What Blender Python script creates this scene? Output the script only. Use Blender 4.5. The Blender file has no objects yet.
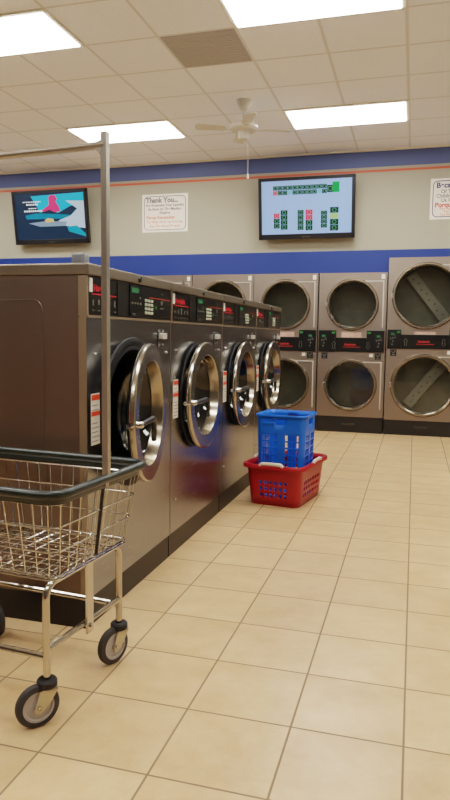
import bpy, bmesh, math, random
from mathutils import Vector, Matrix
random.seed(4)
S = bpy.context.scene
COL = S.collection
PI = math.pi
R = math.radians

# ------------------------------------------------------------------ materials
def nmat(name):
    m = bpy.data.materials.new(name); m.use_nodes = True
    return m, m.node_tree.nodes, m.node_tree.links, m.node_tree.nodes['Principled BSDF']

def srgb(r, g, b):
    f = lambda c: (c/255/12.92) if c/255 <= .04045 else ((c/255+.055)/1.055)**2.4
    return (f(r), f(g), f(b), 1)

def mat(name, col, rough=.5, metal=0., noise=0., scale=8., bump=0., emit=0., coat=0., stretch=(1, 1, 1), spec=.5, rvar=0.):
    m, N, L, B = nmat(name)
    B.inputs['Base Color'].default_value = col
    B.inputs['Roughness'].default_value = rough
    B.inputs['Metallic'].default_value = metal
    B.inputs['Specular IOR Level'].default_value = spec
    if coat: B.inputs['Coat Weight'].default_value = coat; B.inputs['Coat Roughness'].default_value = .08
    if emit:
        B.inputs['Emission Color'].default_value = col; B.inputs['Emission Strength'].default_value = emit
    tc = N.new('ShaderNodeTexCoord'); mp = N.new('ShaderNodeMapping'); nz = N.new('ShaderNodeTexNoise')
    mp.inputs['Scale'].default_value = stretch
    nz.inputs['Scale'].default_value = scale; nz.inputs['Detail'].default_value = 4
    L.new(tc.outputs['Object'], mp.inputs['Vector']); L.new(mp.outputs['Vector'], nz.inputs['Vector'])
    if noise:
        mx = N.new('ShaderNodeMix'); mx.data_type = 'RGBA'
        mx.inputs[6].default_value = tuple(c*(1-noise) for c in col[:3])+(1,)
        mx.inputs[7].default_value = tuple(min(1, c*(1+noise)) for c in col[:3])+(1,)
        L.new(nz.outputs['Fac'], mx.inputs[0]); L.new(mx.outputs[2], B.inputs['Base Color'])
    if rvar:
        mr = N.new('ShaderNodeMapRange')
        mr.inputs['To Min'].default_value = max(.02, rough-rvar); mr.inputs['To Max'].default_value = rough+rvar
        L.new(nz.outputs['Fac'], mr.inputs['Value']); L.new(mr.outputs['Result'], B.inputs['Roughness'])
    if bump:
        bp = N.new('ShaderNodeBump'); bp.inputs['Strength'].default_value = bump; bp.inputs['Distance'].default_value = .002
        L.new(nz.outputs['Fac'], bp.inputs['Height']); L.new(bp.outputs['Normal'], B.inputs['Normal'])
    return m

def glassmat(name, tint, refl=.16):
    m = bpy.data.materials.new(name); m.use_nodes = True
    N = m.node_tree.nodes; L = m.node_tree.links; N.clear()
    o = N.new('ShaderNodeOutputMaterial'); mx = N.new('ShaderNodeMixShader')
    t = N.new('ShaderNodeBsdfTransparent'); g = N.new('ShaderNodeBsdfGlossy')
    t.inputs['Color'].default_value = tint; g.inputs['Roughness'].default_value = .04
    g.inputs['Color'].default_value = (.8, .82, .85, 1)
    lw = N.new('ShaderNodeLayerWeight'); lw.inputs['Blend'].default_value = refl
    mr = N.new('ShaderNodeMapRange'); mr.inputs['To Min'].default_value = refl*.5; mr.inputs['To Max'].default_value = .8
    L.new(lw.outputs['Fresnel'], mr.inputs['Value']); L.new(mr.outputs['Result'], mx.inputs['Fac'])
    L.new(t.outputs[0], mx.inputs[1]); L.new(g.outputs[0], mx.inputs[2]); L.new(mx.outputs[0], o.inputs['Surface'])
    return m

TS = .333
def floor_mat():
    m, N, L, B = nmat('floor_tile')
    g = N.new('ShaderNodeNewGeometry'); sep = N.new('ShaderNodeSeparateXYZ'); L.new(g.outputs['Position'], sep.inputs[0])
    def M(op, a, b=None):
        n = N.new('ShaderNodeMath'); n.operation = op
        for i, v in enumerate((a, b)):
            if v is None: continue
            if isinstance(v, (int, float)): n.inputs[i].default_value = v
            else: L.new(v, n.inputs[i])
        return n.outputs[0]
    def dist(s):
        u = M('DIVIDE', s, TS); fr = M('FRACT', u)
        return M('MULTIPLY', M('MINIMUM', fr, M('SUBTRACT', 1., fr)), TS), M('FLOOR', u)
    dx, ix = dist(sep.outputs[0]); dy, iy = dist(sep.outputs[1])
    d = M('MINIMUM', dx, dy)
    mr = N.new('ShaderNodeMapRange'); mr.interpolation_type = 'SMOOTHSTEP'
    mr.inputs['From Min'].default_value = .0024; mr.inputs['From Max'].default_value = .0042
    L.new(d, mr.inputs['Value'])
    wn = N.new('ShaderNodeTexWhiteNoise'); cb = N.new('ShaderNodeCombineXYZ')
    L.new(ix, cb.inputs[0]); L.new(iy, cb.inputs[1]); L.new(cb.outputs[0], wn.inputs['Vector'])
    n1 = N.new('ShaderNodeTexNoise'); n1.inputs['Scale'].default_value = 5; n1.inputs['Detail'].default_value = 7; n1.inputs['Roughness'].default_value = .65
    off = N.new('ShaderNodeVectorMath'); off.operation = 'MULTIPLY_ADD'
    off.inputs[1].default_value = (7, 7, 7); L.new(wn.outputs['Color'], off.inputs[0]); L.new(g.outputs['Position'], off.inputs[2])
    L.new(off.outputs[0], n1.inputs['Vector'])
    cr = N.new('ShaderNodeValToRGB')
    cr.color_ramp.elements[0].position = .3; cr.color_ramp.elements[0].color = FLOOR_A
    cr.color_ramp.elements[1].position = .7; cr.color_ramp.elements[1].color = FLOOR_B
    L.new(n1.outputs['Fac'], cr.inputs[0])
    hv = N.new('ShaderNodeHueSaturation'); L.new(cr.outputs[0], hv.inputs['Color'])
    vv = N.new('ShaderNodeMapRange'); vv.inputs['To Min'].default_value = .94; vv.inputs['To Max'].default_value = 1.05
    L.new(wn.outputs['Value'], vv.inputs['Value']); L.new(vv.outputs['Result'], hv.inputs['Value'])
    mx = N.new('ShaderNodeMix'); mx.data_type = 'RGBA'; mx.inputs[6].default_value = GROUT
    L.new(mr.outputs['Result'], mx.inputs[0]); L.new(hv.outputs[0], mx.inputs[7]); L.new(mx.outputs[2], B.inputs['Base Color'])
    rr = N.new('ShaderNodeMapRange'); rr.inputs['To Min'].default_value = .8; rr.inputs['To Max'].default_value = .3
    L.new(mr.outputs['Result'], rr.inputs['Value']); L.new(rr.outputs['Result'], B.inputs['Roughness'])
    B.inputs['Specular IOR Level'].default_value = .45
    hh = M('ADD', mr.outputs['Result'], M('MULTIPLY', n1.outputs['Fac'], .25))
    bp = N.new('ShaderNodeBump'); bp.inputs['Strength'].default_value = .35; bp.inputs['Distance'].default_value = .002
    L.new(hh, bp.inputs['Height']); L.new(bp.outputs[0], B.inputs['Normal'])
    return m
FLOOR_A = srgb(184, 149, 106); FLOOR_B = srgb(207, 175, 133); GROUT = srgb(124, 104, 78)

CX0, CY0, CP = -.155, 3.04, .612      # ceiling grid origin and pitch
def ceil_mat():
    m, N, L, B = nmat('ceiling_tile')
    g = N.new('ShaderNodeNewGeometry'); sep = N.new('ShaderNodeSeparateXYZ'); L.new(g.outputs['Position'], sep.inputs[0])
    def M(op, a, b=None):
        n = N.new('ShaderNodeMath'); n.operation = op
        for i, v in enumerate((a, b)):
            if v is None: continue
            if isinstance(v, (int, float)): n.inputs[i].default_value = v
            else: L.new(v, n.inputs[i])
        return n.outputs[0]
    def dist(s, o):
        fr = M('FRACT', M('DIVIDE', M('SUBTRACT', s, o), CP))
        return M('MULTIPLY', M('MINIMUM', fr, M('SUBTRACT', 1., fr)), CP)
    d = M('MINIMUM', dist(sep.outputs[0], CX0), dist(sep.outputs[1], CY0))
    mr = N.new('ShaderNodeMapRange'); mr.inputs['From Min'].default_value = .009; mr.inputs['From Max'].default_value = .014
    L.new(d, mr.inputs['Value'])
    nz = N.new('ShaderNodeTexNoise'); nz.inputs['Scale'].default_value = 60; nz.inputs['Detail'].default_value = 5
    L.new(g.outputs['Position'], nz.inputs['Vector'])
    c2 = N.new('ShaderNodeMix'); c2.data_type = 'RGBA'
    c2.inputs[6].default_value = srgb(228, 231, 238); c2.inputs[7].default_value = srgb(242, 245, 252); L.new(nz.outputs['Fac'], c2.inputs[0])
    mx = N.new('ShaderNodeMix'); mx.data_type = 'RGBA'; mx.inputs[6].default_value = srgb(212, 211, 213)
    L.new(mr.outputs['Result'], mx.inputs[0]); L.new(c2.outputs[2], mx.inputs[7]); L.new(mx.outputs[2], B.inputs['Base Color'])
    B.inputs['Roughness'].default_value = .9
    bp = N.new('ShaderNodeBump'); bp.inputs['Strength'].default_value = .3; bp.inputs['Distance'].default_value = .004
    L.new(M('MULTIPLY', M('ADD', nz.outputs['Fac'], M('MULTIPLY', mr.outputs['Result'], -1.)), .6), bp.inputs['Height']); L.new(bp.outputs[0], B.inputs['Normal'])
    return m

MT = {}
MT['floor'] = floor_mat(); MT['ceiling'] = ceil_mat()
MT['wall'] = mat('beige_wall_paint', srgb(158, 154, 138), .75, noise=.04, scale=3, bump=.1)
MT['blue'] = mat('blue_wall_paint', srgb(8, 46, 122), .5, noise=.06, scale=3)
MT['hazeblue'] = mat('hazed_blue_wall_paint', srgb(80, 94, 140), .6, noise=.06, scale=3)  # upper blue band, paled so that haze sits in its colour
MT['red'] = mat('red_stripe_paint', srgb(196, 92, 70), .6, noise=.05)
MT['back'] = mat('unseen_wall_dark', srgb(92, 82, 72), .5, noise=.2, scale=2)  # for the unseen wall, darkened for what the washer side reflects
MT['redpanel'] = mat('added_red_panel', srgb(170, 30, 38), .5, noise=.1)
MT['steel'] = mat('brushed_steel', srgb(146, 149, 156), .25, 1., noise=.1, scale=5, stretch=(1, 1, 60), bump=.03, rvar=.06)
MT['dsteel'] = mat('dryer_brushed_steel', srgb(150, 138, 128), .36, 1., noise=.1, scale=4, stretch=(40, 1, 1), bump=.03, rvar=.06)
MT['side'] = mat('side_panel_steel', srgb(120, 108, 100), .42, .9, noise=.06, scale=4, stretch=(1, 1, 40), rvar=.05)
MT['sideedge'] = mat('pale_edge_steel', srgb(152, 138, 118), .45, .8, noise=.05)
MT['lid'] = mat('lid_steel', srgb(135, 126, 112), .42, .9, noise=.06)
MT['chrome'] = mat('polished_chrome', srgb(188, 184, 176), .1, 1., noise=.04)
MT['chrome2'] = mat('satin_chrome', srgb(200, 196, 188), .25, 1., noise=.05)
MT['pole'] = mat('pale_pole_steel', srgb(170, 164, 154), .28, .8, noise=.05)
MT['latch'] = mat('bright_latch_metal', srgb(214, 210, 200), .3, .45, noise=.04)
MT['lip'] = mat('worn_chrome_ring', srgb(172, 164, 148), .2, 1., noise=.06)
MT['ring'] = mat('satin_door_ring', srgb(150, 140, 124), .26, .95, noise=.06)
MT['zinc'] = mat('zinc_plate', srgb(190, 186, 168), .32, .9, noise=.1, scale=20)
MT['black'] = mat('black_plastic', srgb(19, 19, 19), .35, noise=.1)
MT['panel'] = mat('black_control_face', srgb(13, 14, 15), .28, noise=.1)
MT['panel2'] = mat('deep_black_recess', srgb(5, 5, 6), .4, noise=.1)
MT['kick'] = mat('black_steel_base', srgb(22, 20, 19), .42, noise=.15)
MT['rubber'] = mat('black_rubber', srgb(24, 24, 26), .6, noise=.1, bump=.1)
MT['tire'] = mat('dark_grey_tyre', srgb(52, 50, 50), .6, noise=.1, bump=.1)
MT['hub'] = mat('grey_plastic_hub', srgb(168, 160, 154), .45, noise=.08, scale=30)
MT['vinyl'] = mat('dark_green_vinyl', srgb(22, 33, 29), .32, noise=.1, bump=.05)
MT['drum'] = mat('drum_steel', srgb(74, 72, 68), .38, .9, noise=.2, scale=30)
MT['ddrum'] = mat('dark_dryer_drum', srgb(120, 118, 108), .6, .2, noise=.3, scale=6)
MT['vane'] = mat('pale_drum_vane', srgb(148, 145, 136), .6, .2, noise=.1)
MT['wglass'] = glassmat('washer_door_glass', (.3, .3, .28, 1), .12)
MT['dglass'] = glassmat('dryer_door_glass', (.62, .64, .60, 1), .16)
MT['white'] = mat('white_plastic', srgb(225, 222, 214), .5, noise=.03)
MT['paper'] = mat('white_sign_card', srgb(226, 220, 210), .6, noise=.03, scale=3)
MT['fanw'] = mat('off_white_fan_enamel', srgb(206, 203, 192), .5, noise=.03)
MT['label'] = mat('label_paper', srgb(205, 200, 188), .55, noise=.15, scale=60)
MT['labelred'] = mat('label_red', srgb(196, 62, 34), .5, noise=.05)
MT['logored'] = mat('logo_red', srgb(176, 24, 34), .45, emit=.05)
MT['lcd'] = mat('green_lcd', srgb(36, 96, 62), .4, emit=.12)
MT['led'] = mat('green_led', srgb(40, 104, 50), .4, emit=.12)
MT['key'] = mat('pale_keys', srgb(176, 182, 160), .5, noise=.1)
MT['mark'] = mat('panel_marks', srgb(92, 92, 86), .5, noise=.1)
MT['grey'] = mat('grey_ink', srgb(120, 116, 116), .6, noise=.05)
MT['navy'] = mat('navy_ink', srgb(40, 34, 92), .6, noise=.05)
MT['redink'] = mat('red_ink', srgb(205, 70, 62), .6, noise=.05)
MT['softred'] = mat('faded_red_ink', srgb(214, 150, 132), .6, noise=.05)
MT['bluep'] = mat('blue_plastic', srgb(16, 98, 205), .38, noise=.05, spec=.5)
MT['redp'] = mat('red_plastic', srgb(150, 16, 24), .36, noise=.06)
MT['grip'] = mat('pale_grip_plastic', srgb(196, 184, 168), .45, noise=.05)
MT['ventd'] = mat('dull_grey_vent', srgb(176, 173, 172), .8, noise=.08, scale=40)
MT['lightframe'] = mat('light_frame_enamel', srgb(216, 208, 192), .5, noise=.02)
MT['greypl'] = mat('grey_plastic', srgb(116, 120, 126), .5, noise=.05)
MT['junk'] = mat('dark_tv_plastic', srgb(26, 26, 30), .3, noise=.05)
def emis(name, c, s):
    m, N, L, B = nmat(name)
    B.inputs['Base Color'].default_value = (c[0]*.3, c[1]*.3, c[2]*.3, 1); B.inputs['Roughness'].default_value = .25
    B.inputs['Emission Color'].default_value = c; B.inputs['Emission Strength'].default_value = s
    return m
LIGHT = emis('fluorescent_diffuser', (1, .972, .925, 1), 15.)
# ------------------------------------------------------------------ mesh helpers
def link(name, bm, m, parent=None, loc=(0, 0, 0), rot=(0, 0, 0), smooth=False, kind=None, mats=None):
    me = bpy.data.meshes.new(name); bmesh.ops.recalc_face_normals(bm, faces=bm.faces) if len(bm.faces) else None
    bm.to_mesh(me); bm.free()
    for q in ([m] if mats is None else mats): me.materials.append(MT[q] if isinstance(q, str) else q)
    if smooth:
        for p in me.polygons: p.use_smooth = True
        me.set_sharp_from_angle(angle=R(35))
    o = bpy.data.objects.new(name, me); COL.objects.link(o)
    o.location = loc; o.rotation_euler = rot
    if parent: o.parent = parent
    if kind: o['kind'] = kind
    return o
def thing(name, label, cat, loc=(0, 0, 0), rz=0, group=None):
    o = bpy.data.objects.new(name, None); COL.objects.link(o)
    o.empty_display_size = .1; o.location = loc; o.rotation_euler = (0, 0, rz)
    o['label'] = label; o['category'] = cat
    if group: o['group'] = group
    return o
def tag(o, label, cat, group=None):
    o['label'] = label; o['category'] = cat
    if group: o['group'] = group
    return o
def copy_tree(o, parent=None):
    c = o.copy(); COL.objects.link(c); c.parent = parent
    for ch in [x for x in bpy.data.objects if x.parent == o]: copy_tree(ch, c)
    return c
def box(bm, x0, x1, y0, y1, z0, z1, bev=0., mi=0):
    r = bmesh.ops.create_cube(bm, size=1)
    vs = r['verts']
    for v in vs:
        v.co = Vector(((x0+x1)/2+v.co.x*(x1-x0), (y0+y1)/2+v.co.y*(y1-y0), (z0+z1)/2+v.co.z*(z1-z0)))
    fs = set(f for v in vs for f in v.link_faces)
    for f in fs: f.material_index = mi
    if bev:
        es = list(set(e for v in vs for e in v.link_edges))
        bmesh.ops.bevel(bm, geom=es, offset=bev, segments=2, affect='EDGES', profile=.6)
def nb(): return bmesh.new()
def B1(*a, **k):
    bm = nb(); box(bm, *a, **k); return bm
def tube(bm, pts, r, n=8, closed=False, caps=True):
    P = [Vector(p) for p in pts]; k = len(P); rings = []
    nrm = None
    for i in range(k):
        if closed: t = (P[(i+1) % k]-P[i-1])
        else: t = (P[min(i+1, k-1)]-P[max(i-1, 0)])
        t.normalize()
        if nrm is None:
            a = Vector((0, 0, 1)) if abs(t.z) < .9 else Vector((1, 0, 0))
            nrm = t.cross(a).normalized()
        else:
            nrm = (nrm-t*nrm.dot(t)).normalized()
        b = t.cross(nrm)
        rr = r[i] if isinstance(r, (list, tuple)) else r
        rings.append([bm.verts.new(P[i]+nrm*rr*math.cos(2*PI*j/n)+b*rr*math.sin(2*PI*j/n)) for j in range(n)])
    for i in range(k if closed else k-1):
        A, Bq = rings[i], rings[(i+1) % k]
        for j in range(n): bm.faces.new((A[j], A[(j+1) % n], Bq[(j+1) % n], Bq[j]))
    if caps and not closed:
        bm.faces.new(rings[0][::-1]); bm.faces.new(rings[-1])
def bend(pts, rad, seg=5, closed=False):
    P = [Vector(p) for p in pts]; out = []; k = len(P)
    for i in range(k):
        if not closed and i in (0, k-1): out.append(P[i]); continue
        a = (P[i-1]-P[i]); b = (P[(i+1) % k]-P[i]); rr = min(rad, a.length*.49, b.length*.49)
        p0 = P[i]+a.normalized()*rr; p2 = P[i]+b.normalized()*rr
        for s in range(seg+1):
            t = s/seg; out.append(p0*(1-t)**2+P[i]*2*t*(1-t)+p2*t*t)
    return out
def lathe(bm, prof, n=48, axis='Y', c=(0, 0, 0), closed=False):
    # prof: list of (radius, height along axis)
    rings = []
    for r, h in prof:
        ring = []
        for j in range(n):
            a = 2*PI*j/n; u, w = r*math.cos(a), r*math.sin(a)
            if axis == 'Y': co = (c[0]+u, c[1]+h, c[2]+w)
            elif axis == 'Z': co = (c[0]+u, c[1]+w, c[2]+h)
            else: co = (c[0]+h, c[1]+u, c[2]+w)
            ring.append(bm.verts.new(co))
        rings.append(ring)
    k = len(rings)
    for i in range(k if closed else k-1):
        A, Bq = rings[i], rings[(i+1) % k]
        for j in range(n): bm.faces.new((A[j], A[(j+1) % n], Bq[(j+1) % n], Bq[j]))
    return rings
def disc(bm, r, y, c=(0, 0, 0), n=48, axis='Y'):
    vs = []
    for j in range(n):
        a = 2*PI*j/n; u, w = r*math.cos(a), r*math.sin(a)
        vs.append(bm.verts.new((c[0]+u, c[1]+y, c[2]+w) if axis == 'Y' else (c[0]+u, c[1]+w, c[2]+y)))
    bm.faces.new(vs)
def plate_hole(bm, x0, x1, z0, z1, cx, cz, r, y0, y1, n=64):
    # rectangular plate in XZ with a round hole, front at y0, back edge at y1
    angs = [2*PI*j/n for j in range(n)]
    for (px, pz) in ((x0, z0), (x1, z0), (x1, z1), (x0, z1)):
        angs.append(math.atan2(pz-cz, px-cx) % (2*PI))
    angs = sorted(set(round(a, 6) for a in angs))
    def rect(a):
        dx, dz = math.cos(a), math.sin(a); t = 1e9
        if dx > 1e-9: t = min(t, (x1-cx)/dx)
        if dx < -1e-9: t = min(t, (x0-cx)/dx)
        if dz > 1e-9: t = min(t, (z1-cz)/dz)
        if dz < -1e-9: t = min(t, (z0-cz)/dz)
        return cx+dx*t, cz+dz*t
    loops = []
    for rr, y in ((r, y1), (r, y0), (None, y0), (None, y1)):
        loops.append([bm.verts.new((cx+rr*math.cos(a), y, cz+rr*math.sin(a)) if rr else (rect(a)[0], y, rect(a)[1])) for a in angs])
    k = len(angs)
    for A, Bq in zip(loops[:-1], loops[1:]):
        for j in range(k): bm.faces.new((A[j], A[(j+1) % k], Bq[(j+1) % k], Bq[j]))
def text(name, s, size, m, parent, loc, rot=(PI/2, 0, 0), bold=0., align='LEFT', ex=.0008, sx=1.):
    cu = bpy.data.curves.new(name, 'FONT'); cu.body = s; cu.size = size; cu.offset = bold; cu.extrude = ex; cu.align_x = align
    t = bpy.data.objects.new(name+'_src', cu); COL.objects.link(t)
    bpy.context.view_layer.update()
    dg = bpy.context.evaluated_depsgraph_get()
    me = bpy.data.meshes.new_from_object(t.evaluated_get(dg)); me.name = name
    bpy.data.objects.remove(t); me.materials.clear(); me.materials.append(MT[m] if isinstance(m, str) else m)
    for v in me.vertices: v.co.x *= sx
    o = bpy.data.objects.new(name, me); COL.objects.link(o); o.location = loc; o.rotation_euler = rot
    if parent: o.parent = parent
    return o

# ------------------------------------------------------------------ room
YW, CZ = 6.527, 3.46
XL, XR, YB = -7.6, 2.6, -4.2
link('floor', B1(XL, XR, YB, YW+1., -.1, 0), 'floor', kind='structure')
link('ceiling', B1(XL-.1, XR+.1, YB-.1, YW+.3, CZ, CZ+.1), 'ceiling', kind='structure')
bm = nb(); box(bm, XL, -3.71, YW, YW+.15, 0, CZ); box(bm, -3.71, -.349, YW, YW+.15, 1.978, CZ); box(bm, -.349, 2.38, YW, YW+.15, 2.15, CZ); box(bm, 2.38, XR, YW, YW+.15, 0, CZ)
link('wall_back', bm, 'wall', kind='structure')
link('wall_behind_dryers', B1(XL, XR, YW+.9, YW+1., 0, 2.4), 'wall', kind='structure')
link('wall_left', B1(XL-.15, XL, YB, YW, 0, CZ), 'wall', kind='structure')
link('wall_right', B1(XR, XR+.15, YB, YW, 0, CZ), 'wall', kind='structure')
link('wall_front', B1(XL, XR, YB-.15, YB, 0, CZ), 'back', kind='structure')
bm = nb(); box(bm, XL, XR, YW-.006, YW+.002, 3.255, CZ-.012); link('trim_1', bm, 'hazeblue', kind='structure')
bm = nb(); box(bm, XL, XR, YW-.005, YW+.002, 3.195, 3.222); link('trim_2', bm, 'red', kind='structure')
bm = nb(); box(bm, XL, -3.71, YW-.012, YW+.002, 1.9, 2.262); box(bm, -3.71, -.349, YW-.012, YW+.002, 1.966, 2.262); box(bm, -.349, 2.38, YW-.012, YW+.002, 2.15, 2.262); box(bm, 2.38, XR, YW-.012, YW+.002, 1.9, 2.262); link('trim_3', bm, 'blue', kind='structure')
bm = nb(); box(bm, XL, XR, YW-.03, YW+.002, CZ-.02, CZ); link('trim_4', bm, 'lightframe', kind='structure')
for nm, xx in (('trim_5', XL), ('trim_6', XR-.006)):
    bm = nb(); box(bm, xx, xx+.006, YB, YW-.03, 1.9, 2.262); link(nm, bm, 'blue', kind='structure')
bm = nb(); box(bm, -3.4, -1.9, YB, YB+.02, .2, 1.15); link('red_reflect_panel', bm, 'redpanel', kind='structure')  # unseen red panel, added to give red reflections on pole and washer side

# ------------------------------------------------------------------ ceiling lights
def ceiling_light(x0, y0, label, w=1.224, h=.612):
    t = thing('ceiling_light', label, 'ceiling light', (x0+w/2, y0+h/2, CZ), 0, 'fluorescent panels in the ceiling')
    f = nb(); e = .03
    for a in ((-w/2, w/2, -h/2, -h/2+e), (-w/2, w/2, h/2-e, h/2), (-w/2, -w/2+e, -h/2+e, h/2-e), (w/2-e, w/2, -h/2+e, h/2-e)):
        box(f, a[0], a[1], a[2], a[3], -.012, .004)
    link('frame', f, 'lightframe', t)
    link('diffuser', B1(-w/2+e, w/2-e, -h/2+e, h/2-e, -.02, .002, bev=.006), LIGHT, t)
g = lambda k: CX0+CP*k
r_ = lambda j: CY0+CP*j
ceiling_light(g(-6), r_(-1), 'blown-out fluorescent ceiling panel at the upper left corner of the photo')
ceiling_light(g(-2), r_(-1), 'large glaring fluorescent ceiling panel at the top edge, right of the grey ceiling grille')
ceiling_light(g(-6), r_(3), 'bright fluorescent ceiling panel just behind the top of the cart pole')
ceiling_light(g(-2), r_(3), 'bright fluorescent ceiling panel in front of the big wall screen, right of the fan')
# those further back that light the room behind the camera
for (k, j) in ((-10, 3), (-10, -1), (-6, -5), (-2, -5), (2, 3), (2, -1), (2, -5), (-6, -9), (-2, -9)):
    if g(k)+1.224 < XR: ceiling_light(g(k), r_(j), 'fluorescent ceiling panel outside the photo, further along the ceiling grid')
v = thing('ceiling_grille', 'dull grey square ceiling grille among the pale ceiling tiles', 'vent', (g(-3)+CP/2, r_(0)+CP/2, CZ))
bm = nb(); h = CP/2-.012
box(bm, -h, h, -h, h, -.004, .003); link('backing', bm, 'ventd', v)
bm = nb()
for i in range(14):
    y = -h+.02+i*(2*h-.04)/13; box(bm, -h+.01, h-.01, y-.015, y+.015, -.0065, -.004)
link('louvres', bm, 'ventd', v)

# ------------------------------------------------------------------ ceiling fan
f = thing('ceiling_fan', 'off-white ceiling fan with a long pull chain under the tiles', 'fan', (-1.69, 4.53, CZ))
bm = nb(); lathe(bm, [(.001, 0), (.075, 0), (.072, -.03), (.04, -.085), (.018, -.1), (.001, -.1)], 24, 'Z'); link('canopy', bm, 'fanw', f, smooth=True)
bm = nb(); lathe(bm, [(.013, -.09), (.013, -.2)], 12, 'Z'); link('down_rod', bm, 'fanw', f, smooth=True)
bm = nb(); lathe(bm, [(.001, -.19), (.04, -.195), (.10, -.215), (.14, -.24), (.14, -.265), (.12, -.285), (.06, -.29), (.001, -.29)], 32, 'Z'); link('motor_housing', bm, 'fanw', f, smooth=True)
bm = nb(); lathe(bm, [(.001, -.29), (.055, -.29), (.055, -.345), (.045, -.365), (.001, -.37)], 24, 'Z'); link('switch_housing', bm, 'fanw', f, smooth=True)
for k in range(4):
    a = R(22+90*k)
    bm = nb(); box(bm, .11, .2, -.015, .015, -.276, -.27)
    br = link('blade_bracket', bm, 'fanw', f, rot=(0, 0, a))
    bm = nb(); pts = [(.18, -.045), (.44, -.058), (.47, -.038), (.47, .038), (.44, .058), (.18, .045)]
    top = [bm.verts.new((x, y, -.262+y*.16)) for x, y in pts]; bot = [bm.verts.new((x, y, -.268+y*.16)) for x, y in pts]
    bm.faces.new(top); bm.faces.new(bot[::-1])
    for i in range(6): bm.faces.new((top[i], bot[i], bot[(i+1) % 6], top[(i+1) % 6]))
    link('blade', bm, 'fanw', f, rot=(0, 0, a))
bm = nb(); tube(bm, [(.045, -.03, -.36), (.055, -.03, -.5), (.055, -.03, -.7)], .0022, 6); ch = link('pull_chain', bm, 'fanw', f)
bm = nb(); lathe(bm, [(.001, -.69), (.006, -.70), (.012, -.74), (.001, -.75)], 12, 'Z', (.055, -.03, 0)); link('pull_knob', bm, 'white', ch, smooth=True)

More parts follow.
